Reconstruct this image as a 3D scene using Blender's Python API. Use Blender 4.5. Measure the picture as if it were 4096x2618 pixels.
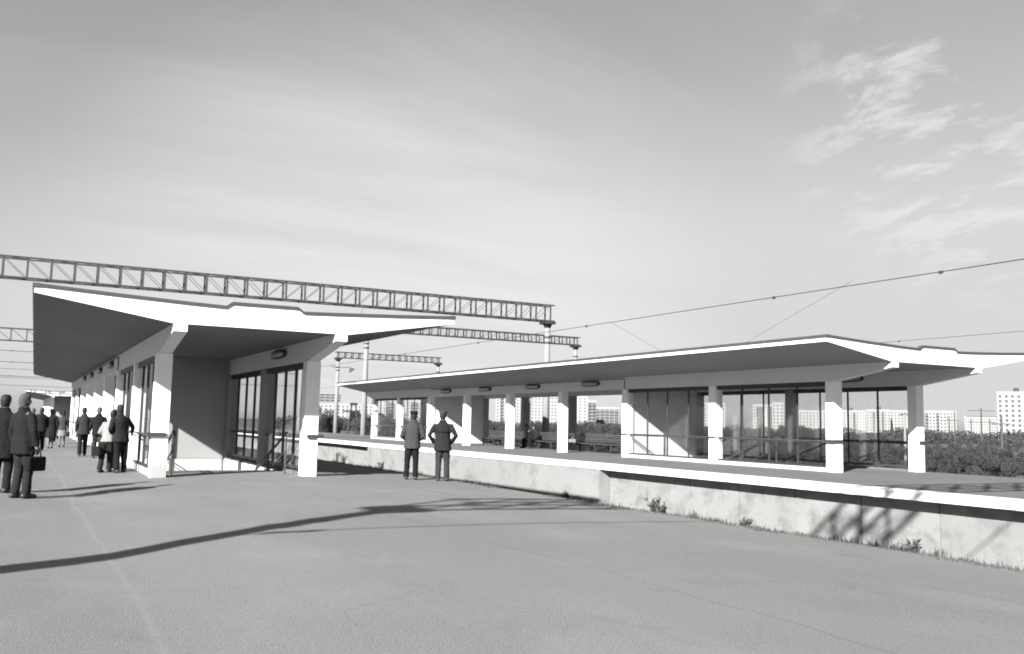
import bpy, bmesh, math, random
from mathutils import Vector, Matrix, Quaternion, noise as pnoise

for o in list(bpy.data.objects):
    bpy.data.objects.remove(o, do_unlink=True)
SC = bpy.context.scene
COL = SC.collection
RND = random.Random(7)
R = math.radians

# ------------------------------------------------------------------ camera
YAW, PITCH, ROLL = 0.485409, 0.104086, 0.021870
f_ = Vector((math.sin(YAW) * math.cos(PITCH), math.cos(YAW) * math.cos(PITCH), math.sin(PITCH)))
r_ = Vector((math.cos(YAW), -math.sin(YAW), 0)); u_ = r_.cross(f_)
r2 = r_ * math.cos(ROLL) + u_ * math.sin(ROLL); u2 = -r_ * math.sin(ROLL) + u_ * math.cos(ROLL)
cam = bpy.data.cameras.new('camera'); camo = bpy.data.objects.new('camera', cam); COL.objects.link(camo)
M = Matrix.Identity(4)
for i in range(3):
    M[i][0] = r2[i]; M[i][1] = u2[i]; M[i][2] = -f_[i]
M.translation = Vector((0, 0, 1.45)); camo.matrix_world = M
cam.sensor_fit = 'HORIZONTAL'; cam.sensor_width = 36; cam.lens = 32.418
cam.clip_start = 0.1; cam.clip_end = 6000
SC.camera = camo

# ------------------------------------------------------------------ sky, sun, exposure
SUN_DIR = Vector((1.62, 1.17, -1.0)).normalized()
w = bpy.data.worlds.new('World'); SC.world = w; w.use_nodes = True
nt = w.node_tree; nt.nodes.clear()
def WN(t, **k):
    n = nt.nodes.new(t)
    for a, b in k.items(): setattr(n, a, b)
    return n
def wl(a, b): nt.links.new(a, b)
def wmath(op, a, b=None, c=None, clamp=False):
    n = WN('ShaderNodeMath', operation=op); n.use_clamp = clamp
    for i, v in enumerate((a, b, c)):
        if v is None: continue
        if isinstance(v, (int, float)): n.inputs[i].default_value = v
        else: wl(v, n.inputs[i])
    return n.outputs[0]
sky = WN('ShaderNodeTexSky', sky_type='NISHITA'); sky.sun_disc = False
sky.sun_elevation = math.asin(-SUN_DIR.z)
sky.sun_rotation = math.atan2(-SUN_DIR.x, -SUN_DIR.y) % (2 * math.pi)
sky.air_density = 1.0; sky.dust_density = 1.5; sky.ozone_density = 1.0
# black-and-white film behind a light orange filter: red counts more than blue
sep = WN('ShaderNodeSeparateColor'); wl(sky.outputs[0], sep.inputs[0])
bw = wmath('ADD', wmath('ADD', wmath('MULTIPLY', sep.outputs[0], .60), wmath('MULTIPLY', sep.outputs[1], .34)), wmath('MULTIPLY', sep.outputs[2], .06))
tc = WN('ShaderNodeTexCoord'); sx = WN('ShaderNodeSeparateXYZ'); wl(tc.outputs['Generated'], sx.inputs[0])
dz = wmath('ADD', wmath('MAXIMUM', sx.outputs[2], 0.0), .22)
cx = wmath('DIVIDE', sx.outputs[0], dz); cy = wmath('DIVIDE', sx.outputs[1], dz)
cmb = WN('ShaderNodeCombineXYZ'); wl(cx, cmb.inputs[0]); wl(cy, cmb.inputs[1])
mp = WN('ShaderNodeMapping'); wl(cmb.outputs[0], mp.inputs[0])
mp.inputs['Rotation'].default_value = (0, 0, R(-9)); mp.inputs['Scale'].default_value = (4.6, 2.7, 1)
n1 = WN('ShaderNodeTexNoise'); wl(mp.outputs[0], n1.inputs['Vector']); n1.inputs['Scale'].default_value = 1.7
n1.inputs['Detail'].default_value = 9; n1.inputs['Roughness'].default_value = .64; n1.inputs['Distortion'].default_value = .3
mp2 = WN('ShaderNodeMapping'); wl(cmb.outputs[0], mp2.inputs[0]); mp2.inputs['Rotation'].default_value = (0, 0, R(40)); mp2.inputs['Scale'].default_value = (.5, 1.6, 1)
n2 = WN('ShaderNodeTexNoise'); wl(mp2.outputs[0], n2.inputs['Vector']); n2.inputs['Scale'].default_value = .9
n2.inputs['Detail'].default_value = 7; n2.inputs['Roughness'].default_value = .58; n2.inputs['Distortion'].default_value = .4
def wmap(v, a, b, c=0., d=1.):
    n = WN('ShaderNodeMapRange', interpolation_type='SMOOTHSTEP'); wl(v, n.inputs[0])
    for i, q in enumerate((a, b, c, d)): n.inputs[i + 1].default_value = q
    return n.outputs[0]
# a patch of cirrus high over the far platform's near end
cdir = (f_ + r2 * .51 + u2 * .225).normalized()
dot = WN('ShaderNodeVectorMath', operation='DOT_PRODUCT'); wl(tc.outputs['Generated'], dot.inputs[0]); dot.inputs[1].default_value = cdir
patch = wmap(dot.outputs['Value'], math.cos(R(12)), math.cos(R(3)))
wisp = wmath('MULTIPLY', wmap(n1.outputs[0], .48, .64), patch)
# brightening painted into the sky round the view centre: lens falloff plus thin veil
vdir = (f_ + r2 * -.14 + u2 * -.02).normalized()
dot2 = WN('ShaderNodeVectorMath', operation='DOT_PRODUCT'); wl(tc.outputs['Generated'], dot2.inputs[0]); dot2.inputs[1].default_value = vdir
falloff_ = wmap(dot2.outputs['Value'], math.cos(R(24)), math.cos(R(6)))
veil = wmath('MULTIPLY', wmath('ADD', wmath('MULTIPLY', falloff_, .72), .16), wmap(n2.outputs[0], .34, .64, .40, 1.0))
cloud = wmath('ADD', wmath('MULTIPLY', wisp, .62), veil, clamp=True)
lumn0 = wmath('ADD', wmath('MULTIPLY', bw, .35), .33)
lumn = wmap(lumn0, .46, 1.80, .44, 1.75)      # film shoulder: the haze near the horizon stays short of white
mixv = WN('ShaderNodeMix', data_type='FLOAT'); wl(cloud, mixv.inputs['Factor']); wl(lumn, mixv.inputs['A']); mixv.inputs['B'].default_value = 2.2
cc = WN('ShaderNodeCombineColor'); 
for i in range(3): wl(mixv.outputs[0], cc.inputs[i])
bg = WN('ShaderNodeBackground'); wl(cc.outputs[0], bg.inputs[0]); bg.inputs[1].default_value = 0.10
wo = WN('ShaderNodeOutputWorld'); wl(bg.outputs[0], wo.inputs[0])

sl = bpy.data.lights.new('sun', 'SUN'); sl.energy = 4.0; sl.angle = R(.55); sl.color = (1, .985, .96)
so = bpy.data.objects.new('sun', sl); COL.objects.link(so); so.rotation_mode = 'QUATERNION'
so.rotation_quaternion = SUN_DIR.to_track_quat('-Z', 'Y'); so.location = (-40, -30, 30)
SC.view_settings.view_transform = 'Standard'; SC.view_settings.look = 'None'
SC.view_settings.gamma = 1; SC.view_settings.exposure = 1.95
SC.cycles.filter_width = 1.9
SC.render.resolution_x = 1024; SC.render.resolution_y = 654

# ------------------------------------------------------------------ materials
MATS = {}
def mat(name, v, rough=.8, var=0., scale=3., var2=0., scale2=40., bump=0., bscale=60., spec=.3, objvar=0., metal=0., coord='Object', stretch=None, dirt=None, trans=0.):
    """grey procedural material: v albedo, var/var2 large and fine mottling, objvar per-piece shift, dirt=(amount, scale, lo, hi, albedo)"""
    m = bpy.data.materials.new(name); m.use_nodes = True
    t = m.node_tree; N = t.nodes; L = t.links
    b = N['Principled BSDF']; b.inputs['Roughness'].default_value = rough
    b.inputs['Specular IOR Level'].default_value = spec; b.inputs['Metallic'].default_value = metal
    def mth(op, a, c):
        n = N.new('ShaderNodeMath'); n.operation = op
        for i, q in enumerate((a, c)):
            if isinstance(q, (int, float)): n.inputs[i].default_value = q
            else: L.new(q, n.inputs[i])
        return n.outputs[0]
    tcn = N.new('ShaderNodeTexCoord')
    if coord == 'World':
        g = N.new('ShaderNodeNewGeometry'); vec = g.outputs['Position']
    else: vec = tcn.outputs['Object']
    if stretch:
        mpn = N.new('ShaderNodeMapping'); L.new(vec, mpn.inputs[0]); mpn.inputs['Scale'].default_value = stretch; vec2 = mpn.outputs[0]
    else: vec2 = vec
    def noise(s, det=5, ro=.6, vv=None):
        n = N.new('ShaderNodeTexNoise'); L.new(vv if vv is not None else vec2, n.inputs['Vector'])
        n.inputs['Scale'].default_value = s; n.inputs['Detail'].default_value = det; n.inputs['Roughness'].default_value = ro
        return n.outputs[0]
    val = 1.0
    if var: val = mth('ADD', 1.0 - var, mth('MULTIPLY', noise(scale), 2 * var))
    if var2: val = mth('MULTIPLY', val, mth('ADD', 1 - var2, mth('MULTIPLY', noise(scale2, 2, .7, vec), 2 * var2)))
    if objvar:
        oi = N.new('ShaderNodeObjectInfo'); val = mth('MULTIPLY', val, mth('ADD', 1 - objvar, mth('MULTIPLY', oi.outputs['Random'], 2 * objvar)))
    val = mth('MULTIPLY', val, v)
    if dirt:
        am, s, lo, hi, dv = dirt
        mr = N.new('ShaderNodeMapRange'); L.new(noise(s, 8, .68), mr.inputs[0]); mr.inputs[1].default_value = lo; mr.inputs[2].default_value = hi
        mr.inputs[3].default_value = 0; mr.inputs[4].default_value = am
        mx = N.new('ShaderNodeMix'); mx.data_type = 'FLOAT'; L.new(mr.outputs[0], mx.inputs['Factor']); L.new(val, mx.inputs['A']); mx.inputs['B'].default_value = dv
        val = mx.outputs[0]
    cb = N.new('ShaderNodeCombineColor')
    for i in range(3): L.new(val, cb.inputs[i])
    L.new(cb.outputs[0], b.inputs['Base Color'])
    if bump:
        bn = N.new('ShaderNodeBump'); bn.inputs['Strength'].default_value = bump; bn.inputs['Distance'].default_value = .02
        L.new(noise(bscale, 4, .65, vec), bn.inputs['Height']); L.new(bn.outputs[0], b.inputs['Normal'])
    if trans:
        out = N['Material Output']; tr = N.new('ShaderNodeBsdfTranslucent'); L.new(cb.outputs[0], tr.inputs[0])
        ms = N.new('ShaderNodeMixShader'); ms.inputs[0].default_value = trans
        L.new(b.outputs[0], ms.inputs[1]); L.new(tr.outputs[0], ms.inputs[2]); L.new(ms.outputs[0], out.inputs[0])
    MATS[name] = m; return m
mat('asphalt', .165, .95, .20, .22, .34, 38, .6, 70, .15, coord='World', stretch=(1, .55, 1), dirt=(.55, .55, .50, .74, .225))
mat('asphalt_far', .125, .95, .20, .5, .30, 38, .5, 80, .15, coord='World', stretch=(1, .5, 1), dirt=(.4, .9, .52, .75, .17))
_m = MATS['asphalt']; _t = _m.node_tree; _b = _t.nodes['Principled BSDF']; _src = _b.inputs['Base Color'].links[0].from_socket
def _n(ty, **k):
    n = _t.nodes.new(ty)
    for a, v in k.items(): setattr(n, a, v)
    return n
_g = _n('ShaderNodeNewGeometry'); _no = _n('ShaderNodeTexNoise'); _no.inputs['Scale'].default_value = .45; _no.inputs['Detail'].default_value = 6
_t.links.new(_g.outputs['Position'], _no.inputs['Vector'])
_sx = _n('ShaderNodeSeparateXYZ'); _t.links.new(_g.outputs['Position'], _sx.inputs[0])
def _mm(op, a, b):
    n = _n('ShaderNodeMath', operation=op)
    for i_, v in enumerate((a, b)):
        if isinstance(v, (int, float)): n.inputs[i_].default_value = v
        else: _t.links.new(v, n.inputs[i_])
    return n.outputs[0]
def _seam(xc, wob, wid):
    d = _mm('ABSOLUTE', _mm('SUBTRACT', _mm('ADD', _sx.outputs[0], _mm('MULTIPLY', _mm('SUBTRACT', _no.outputs[0], .5), wob)), xc), 0.)
    r = _n('ShaderNodeMapRange', interpolation_type='SMOOTHSTEP'); _t.links.new(d, r.inputs[0]); r.inputs[1].default_value = 0; r.inputs[2].default_value = wid; r.inputs[3].default_value = 1; r.inputs[4].default_value = 0
    return r.outputs[0]
_fac = _mm('MULTIPLY', _seam(.95, .35, .06), _mm('MULTIPLY', _no.outputs[0], .34))
_vo = _n('ShaderNodeTexVoronoi', feature='DISTANCE_TO_EDGE'); _vo.inputs['Scale'].default_value = .30
_va = _n('ShaderNodeVectorMath', operation='MULTIPLY_ADD'); _t.links.new(_no.outputs['Color'], _va.inputs[0]); _va.inputs[1].default_value = (1.1, 1.1, 0); _t.links.new(_g.outputs['Position'], _va.inputs[2]); _t.links.new(_va.outputs[0], _vo.inputs['Vector'])
_cr = _n('ShaderNodeMapRange'); _t.links.new(_vo.outputs['Distance'], _cr.inputs[0]); _cr.inputs[1].default_value = 0; _cr.inputs[2].default_value = .006; _cr.inputs[3].default_value = 1; _cr.inputs[4].default_value = 0
_n3 = _n('ShaderNodeTexNoise'); _n3.inputs['Scale'].default_value = .16; _t.links.new(_g.outputs['Position'], _n3.inputs['Vector'])
_ms = _n('ShaderNodeMapRange'); _t.links.new(_n3.outputs[0], _ms.inputs[0]); _ms.inputs[1].default_value = .48; _ms.inputs[2].default_value = .62
_crack = _mm('MULTIPLY', _mm('MULTIPLY', _cr.outputs[0], _ms.outputs[0]), 1.0)
_mx = _n('ShaderNodeMix', data_type='RGBA'); _t.links.new(_fac, _mx.inputs['Factor']); _t.links.new(_src, _mx.inputs[6]); _mx.inputs[7].default_value = (.28, .28, .28, 1)
_n4 = _n('ShaderNodeTexNoise'); _n4.inputs['Scale'].default_value = .8; _n4.inputs['Detail'].default_value = 7; _n4.inputs['Roughness'].default_value = .65; _t.links.new(_g.outputs['Position'], _n4.inputs['Vector'])
_st = _n('ShaderNodeMapRange'); _t.links.new(_n4.outputs[0], _st.inputs[0]); _st.inputs[1].default_value = .60; _st.inputs[2].default_value = .74; _st.inputs[4].default_value = .5
_f2 = _mm('MULTIPLY', _mm('MAXIMUM', _crack, _mm('MAXIMUM', _seam(5.2, .5, .03), _seam(7.9, .4, .03))), .45)
_mx2 = _n('ShaderNodeMix', data_type='RGBA'); _t.links.new(_f2, _mx2.inputs['Factor']); _t.links.new(_mx.outputs[2], _mx2.inputs[6]); _mx2.inputs[7].default_value = (.09, .09, .09, 1)
_mx3 = _n('ShaderNodeMix', data_type='RGBA'); _t.links.new(_st.outputs[0], _mx3.inputs['Factor']); _t.links.new(_mx2.outputs[2], _mx3.inputs[6]); _mx3.inputs[7].default_value = (.10, .10, .10, 1)
_t.links.new(_mx3.outputs[2], _b.inputs['Base Color'])
mat('white_paint', 0.72, .6, .05, 1.5, .03, 30, .08, 40, .3, dirt=(.25, 2.2, .62, .85, .55))
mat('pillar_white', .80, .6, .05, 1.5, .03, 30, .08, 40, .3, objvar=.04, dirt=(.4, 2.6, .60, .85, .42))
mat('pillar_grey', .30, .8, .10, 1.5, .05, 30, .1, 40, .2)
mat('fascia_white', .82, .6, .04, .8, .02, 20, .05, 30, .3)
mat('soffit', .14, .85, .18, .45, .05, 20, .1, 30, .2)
mat('beam_grey', .60, .8, .07, .8, .04, 25, .1, 40, .2)
mat('flashing', .05, .7, .25, 6, .2, 60, 0, 1, .3)
mat('bitumen', .05, .9, .2, 2, .2, 40)
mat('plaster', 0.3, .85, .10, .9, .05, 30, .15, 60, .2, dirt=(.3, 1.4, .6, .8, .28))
mat('plaster_bounce', .58, .85, .08, .9, .05, 30, .15, 60, .2)  # far pavilion's copy of plaster, bounce light put into the paler colour
mat('soffit_bounce', .25, .85, .15, .45, .05, 20, .1, 30, .2)  # soffit copy made paler to stand in for light bounced up from below
mat('whitewash', .20, .9, .16, .7, .10, 30, .3, 25, .15, objvar=.05, coord='World', stretch=(1, 1, 1.2), dirt=(.65, 1.3, .48, .70, .085))
mat('whitewash_old', .20, .9, .18, .7, .12, 30, .35, 25, .15, objvar=.04, coord='World', stretch=(1, 1, 1.2), dirt=(.6, 1.1, .52, .70, .09))
mat('coping_white', .74, .65, .06, 2, .05, 30, .15, 30, .3, objvar=.06, coord='World', dirt=(.92, 2.2, .63, .74, .12))
mat('steel_dark', 0.035, .55, .15, 3, .1, 40, 0, 1, .4)
mat('steel_grey', 0.05, .55, .2, 3, .1, 40, 0, 1, .4)
mat('steel_mid', 0.05, .6, .2, 2, .15, 30, 0, 1, .4)
mat('mast_concrete', 0.2, .85, .12, 1.2, .06, 25, .1, 30, .2, stretch=(1, 1, .3))
mat('lamp_housing', .05, .5, .1, 5)
mat('lamp_cover', .30, .35, .1, 5)
mat('wire', .03, .6)
mat('porcelain', .10, .3)
mat('ballast', .17, .95, .3, 6, .35, 25, .8, 20, .1, coord='World')
mat('rail_steel', .14, .4, .2, 4, 0, 1, 0, 1, .5)
mat('earth', 0.09, .95, .3, .08, .25, 2.0, .4, 3, .1, coord='World')
mat('bench_wood', .045, .7, .2, 4, .15, 30, objvar=.2)
mat('kerb', 0.5, .8, .1, 1.5, .05, 30, .15, 30, .2, dirt=(.5, 2, .58, .8, .35))
mat('stairs', .25, .9, .12, 2, .1, 30, .2, 40)
mat('weed', 0.075, .8, .3, 4, .2, 30, objvar=.2, trans=.25)
mat('leaf', .062, 1., .45, .9, .2, 14, objvar=.30, trans=.25, spec=.05)
mat('leaf_far', 0.05, .8, .4, .05, .3, .6, trans=.15)
mat('bark', .10, .9, .2, 6, .2, 30, .3, 20)
mat('panel_white', 0.27, .85, .05, .05, .04, .6)
mat('panel_pale', 0.23, .85, .05, .05, .04, .6)
mat('panel_seam', 0.17, .9)
mat('window_dark', 0.05, .25, .5, .13, 0, 1, spec=.6)
mat('window_mid', 0.08, .3, .45, .11, 0, 1, spec=.6)
mat('balcony', 0.13, .8, .2, .2)
mat('roof_plant', .05, .9)
mat('skin', .11, .6, .06, 20)
mat('shoe', .03, .45)
mat('hair_dark', .01, .7, .2, 60)
mat('hair_grey', .05, .8, .2, 60)
mat('eye', .02, .3)
for k, v in dict(cloth_black=.007, cloth_dark=.009, cloth_char=.014, cloth_mid=.024, cloth_grey=.036, cloth_light=.15, cloth_pale=.19).items():
    mat(k, v, .9, .18, 7, .12, 120, .25, 14, .15)
gm = bpy.data.materials.new('glass'); gm.use_nodes = True; MATS['glass'] = gm
t = gm.node_tree; t.nodes.clear()
go = t.nodes.new('ShaderNodeOutputMaterial'); gt = t.nodes.new('ShaderNodeBsdfTransparent'); gt.inputs[0].default_value = (.95, .95, .95, 1)
gg = t.nodes.new('ShaderNodeBsdfGlossy'); gg.inputs['Roughness'].default_value = .04; gg.inputs[0].default_value = (.9, .9, .9, 1)
gf = t.nodes.new('ShaderNodeMath'); gf.operation = 'MULTIPLY_ADD'; glw = t.nodes.new('ShaderNodeLayerWeight'); glw.inputs[0].default_value = .25; t.links.new(glw.outputs['Facing'], gf.inputs[0]); gf.inputs[1].default_value = .22; gf.inputs[2].default_value = .02; gmx = t.nodes.new('ShaderNodeMixShader')
t.links.new(gf.outputs[0], gmx.inputs[0]); t.links.new(gt.outputs[0], gmx.inputs[1]); t.links.new(gg.outputs[0], gmx.inputs[2]); t.links.new(gmx.outputs[0], go.inputs[0])

# ------------------------------------------------------------------ mesh helpers
class MB:
    def __init__(s): s.v = []; s.f = []; s.m = []
    def face(s, idx, m=0): s.f.append(tuple(idx)); s.m.append(m)
    def box(s, x0, x1, y0, y1, z0, z1, m=0):
        b = len(s.v); s.v += [(x, y, z) for z in (z0, z1) for y in (y0, y1) for x in (x0, x1)]
        for q in ((0, 2, 3, 1), (4, 5, 7, 6), (0, 1, 5, 4), (2, 6, 7, 3), (0, 4, 6, 2), (1, 3, 7, 5)): s.face([b + i for i in q], m)
        return s
    def prism(s, pts, axis, a, c, mf=None, caps=(0, 0)):
        """pts polygon in the plane across axis ('x': (y,z), 'y': (x,z)), extruded a..c"""
        b = len(s.v); n = len(pts)
        for t_ in (a, c):
            for p in pts: s.v.append((t_, p[0], p[1]) if axis == 'x' else (p[0], t_, p[1]))
        for i in range(n):
            j = (i + 1) % n; s.face((b + i, b + j, b + n + j, b + n + i), mf[i] if mf else 0)
        s.face([b + i for i in range(n)][::-1], caps[0]); s.face([b + n + i for i in range(n)], caps[1])
        return s
    def tube(s, pts, rad, n=8, m=0, sq=None, cap=True):
        """swept tube; rad scalar or per point (r or (ra,rb)); sq = phase for n=4 bars"""
        pts = [Vector(p) for p in pts]; k = len(pts); b = len(s.v)
        prev = None
        for i, p in enumerate(pts):
            d = (pts[min(i + 1, k - 1)] - pts[max(i - 1, 0)]).normalized()
            if prev is None:
                a = Vector((1, 0, 0)) if abs(d.x) < .8 else Vector((0, 1, 0))
                e1 = (a - d * a.dot(d)).normalized()
            else: e1 = (prev - d * prev.dot(d)).normalized()
            prev = e1; e2 = d.cross(e1)
            r = rad[i] if isinstance(rad, (list, tuple)) else rad
            ra, rb = r if isinstance(r, (list, tuple)) else (r, r)
            for j in range(n):
                t_ = 2 * math.pi * (j + (.5 if n == 4 else 0)) / n
                q = p + e1 * (ra * math.cos(t_)) + e2 * (rb * math.sin(t_)); s.v.append(tuple(q))
        for i in range(k - 1):
            for j in range(n):
                s.face((b + i * n + j, b + i * n + (j + 1) % n, b + (i + 1) * n + (j + 1) % n, b + (i + 1) * n + j), m)
        if cap:
            s.face([b + j for j in range(n)][::-1], m); s.face([b + (k - 1) * n + j for j in range(n)], m)
        return s
    def rings(s, rs, n=20, m=0):
        """horizontal elliptical rings (cx,cy,z,rx,ry[,power])"""
        b = len(s.v)
        for g in rs:
            x, y, z, rx, ry = g[:5]; pw = g[5] if len(g) > 5 else 1.0
            for j in range(n):
                t_ = 2 * math.pi * j / n; c, q = math.cos(t_), math.sin(t_)
                s.v.append((x + rx * math.copysign(abs(c) ** pw, c), y + ry * math.copysign(abs(q) ** pw, q), z))
        k = len(rs)
        for i in range(k - 1):
            for j in range(n):
                s.face((b + i * n + j, b + i * n + (j + 1) % n, b + (i + 1) * n + (j + 1) % n, b + (i + 1) * n + j), m)
        s.face([b + j for j in range(n)][::-1], m); s.face([b + (k - 1) * n + j for j in range(n)], m)
        return s
    def ball(s, c, rx, ry, rz, n=14, k=9, m=0):
        rs = []
        for i in range(k):
            a = -math.pi / 2 + math.pi * (i + .25) / (k - .5); 
            rs.append((c[0], c[1], c[2] + rz * math.sin(a), max(rx * math.cos(a), .001), max(ry * math.cos(a), .001)))
        return s.rings(rs, n, m)
    def mesh(s, name, mats, smooth=False):
        me = bpy.data.meshes.new(name); me.from_pydata(s.v, [], s.f)
        for x in ([mats] if isinstance(mats, str) else mats): me.materials.append(MATS[x])
        me.polygons.foreach_set('material_index', s.m)
        if smooth: me.polygons.foreach_set('use_smooth', [True] * len(me.polygons))
        me.update(); return me
    def build(s, name, mats, parent=None, loc=(0, 0, 0), smooth=False, bevel=0, kind=None):
        return put(name, s.mesh(name, mats, smooth), parent, loc, bevel=bevel, kind=kind)
def put(name, me, parent=None, loc=(0, 0, 0), rz=0, bevel=0, kind=None, scale=None):
    o = bpy.data.objects.new(name, me); COL.objects.link(o); o.location = loc; o.rotation_euler = (0, 0, rz)
    if parent: o.parent = parent
    if scale: o.scale = scale
    if bevel:
        b = o.modifiers.new('bevel', 'BEVEL'); b.width = bevel; b.segments = 2; b.limit_method = 'ANGLE'
    if kind: o['kind'] = kind
    return o
def tag(o, label, cat, group=None, kind=None):
    o['label'] = label; o['category'] = cat
    if group: o['group'] = group
    if kind: o['kind'] = kind
    return o
def thing(name, label, cat, loc=(0, 0, 0), rz=0, group=None):
    o = bpy.data.objects.new(name, None); COL.objects.link(o); o.location = loc; o.rotation_euler = (0, 0, rz); o.empty_display_size = .2
    return tag(o, label, cat, group)

# ------------------------------------------------------------------ terrain, tracks, platforms
def interp(x, tab):
    if x <= tab[0][0]: return tab[0][1]
    for (a, b), (c, d) in zip(tab, tab[1:]):
        if x <= c:
            t_ = (x - a) / (c - a); t_ = t_ * t_ * (3 - 2 * t_); return b + (d - b) * t_
    return tab[-1][1]
PA = [(-2.6, -.03), (-.4, -.07), (.9, -.10), (2.2, -.045), (3.1, -.015), (4.4, 0), (5.6, 0), (6.9, -.012), (8.2, -.04), (10.2, -.085)]
PB = [(17.95, .10), (27.6, .10), (29.5, -.04)]
def zA(x): return interp(x, PA)
def zB(x): return interp(x, PB)
def sheet(name, xs, ys, zf, mats, hole=None):
    b = MB(); nx = len(xs)
    for y in ys:
        for x in xs: b.v.append((x, y, zf(x)))
    for j in range(len(ys) - 1):
        for i in range(nx - 1):
            mx, my = (xs[i] + xs[i + 1]) / 2, (ys[j] + ys[j + 1]) / 2
            if hole and hole[0] < mx < hole[1] and hole[2] < my < hole[3]: continue
            b.face((j * nx + i, j * nx + i + 1, (j + 1) * nx + i + 1, (j + 1) * nx + i))
    o = b.build(name, mats, smooth=True); o['kind'] = 'structure'; return o
def cuts(a, b, step, extra=()):
    n = max(1, round((b - a) / step)); return sorted(set([round(a + (b - a) * i / n, 4) for i in range(n + 1)] + [round(e, 4) for e in extra]))
AX, AY, AW = 2.79, 23.5, 3.65            # near pavilion: outer left pillar face, front pillar face, row spacing
BX, BY, BW = 23.22, 21.57, 3.92          # far pavilion
PW = .37
AYS = [5.2 * i for i in range(9)]; AYS[1] = 4.85; AYS[2] = 10.2
BYS = [0, 5.82, 11.62, 17.08, 22.6, 28.1, 33.6, 39.1, 44.3]
A_HOLE = (AX + PW + .02, AX + AW - .02, AY + 2.9, AY + AYS[2] + .05)
B_HOLE = (BX + PW + .02, BX + BW - .02, BY + 2.9, BY + BYS[2] + .05)
g = MB(); 
gx = [-3000, -400, -60, -20, 0, 60, 200, 800, 3000]
for y in gx:
    for x in gx: g.v.append((x, y, -1.36))
for j in range(8):
    for i in range(8): g.face((j * 9 + i, j * 9 + i + 1, j * 9 + i + 10, j * 9 + i + 9))
g.build('ground', 'earth', kind='structure')
plA = sheet('near_platform', cuts(-2.6, 10.2, .4, A_HOLE[:2]), cuts(-30, 170, 10, A_HOLE[2:]), zA, 'asphalt', A_HOLE)
plB = sheet('far_platform', cuts(18.15, 29.5, .8, B_HOLE[:2]), cuts(-30, 170, 10, B_HOLE[2:]), zB, 'asphalt_far', B_HOLE)
for x0, x1, pl, zt in ((10.02, 10.196, plA, -.10), (-2.59, -2.4, plA, -.06), (29.3, 29.49, plB, -.055)):
    b = MB().box(x0, x1, -30, 170, -1.5, zt); b.build('platform_side', 'whitewash', pl)
# far platform's track side: whitewashed panels under an overhanging coping
pm = MB().box(0, .16, .012, 2.188, -1.5, -.088).mesh('wall_panel', 'whitewash')
y = 27.3 - 2.2 * 26
while y < 27.2:
    put('wall_panel', pm, plB, (18.42 + RND.uniform(-.006, .006), y, 0), bevel=.012); y += 2.2
pm2 = MB().box(0, .6, .004, 3.056, -1.5, -.088).mesh('wall_panel', 'whitewash_old')
for i in range(8): put('wall_panel', pm2, plB, (17.99 + RND.uniform(-.004, .004), 27.32 + 3.06 * i, 0))
y = 51.8
while y < 168:
    put('wall_panel', pm, plB, (18.42, y, 0), bevel=.012); y += 2.2
cm = MB().box(0, .70, .006, 2.994, -.087, .104).mesh('coping_slab', 'coping_white')
for i in range(66):
    put('coping_slab', cm, plB, (17.95 + RND.uniform(-.008, .008), -30 + 3 * i, RND.uniform(-.004, .004)), bevel=.015)
MB().box(18.66, 18.76, -30, 170, -1.5, .06).build('platform_core', 'kerb', plB)
# the tracks between and behind the platforms
for x0, x1, tr in ((10.1, 18.4, (12.1, 16.1)), (29.4, 47, (34.2, 38.4)), (-12, -2.5, (-4.6,))):
    bo = MB().box(x0, x1, -30, 400, -1.6, -1.33).build('track_bed', 'ballast', kind='structure')
    for xc in tr:
        for s in (-.76, .76):
            MB().prism([(xc + s - .07, -1.32), (xc + s + .07, -1.32), (xc + s + .03, -1.28), (xc + s + .035, -1.15), (xc + s - .035, -1.15), (xc + s - .03, -1.28)], 'y', -30, 400).build('rail', 'rail_steel', bo)

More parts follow.
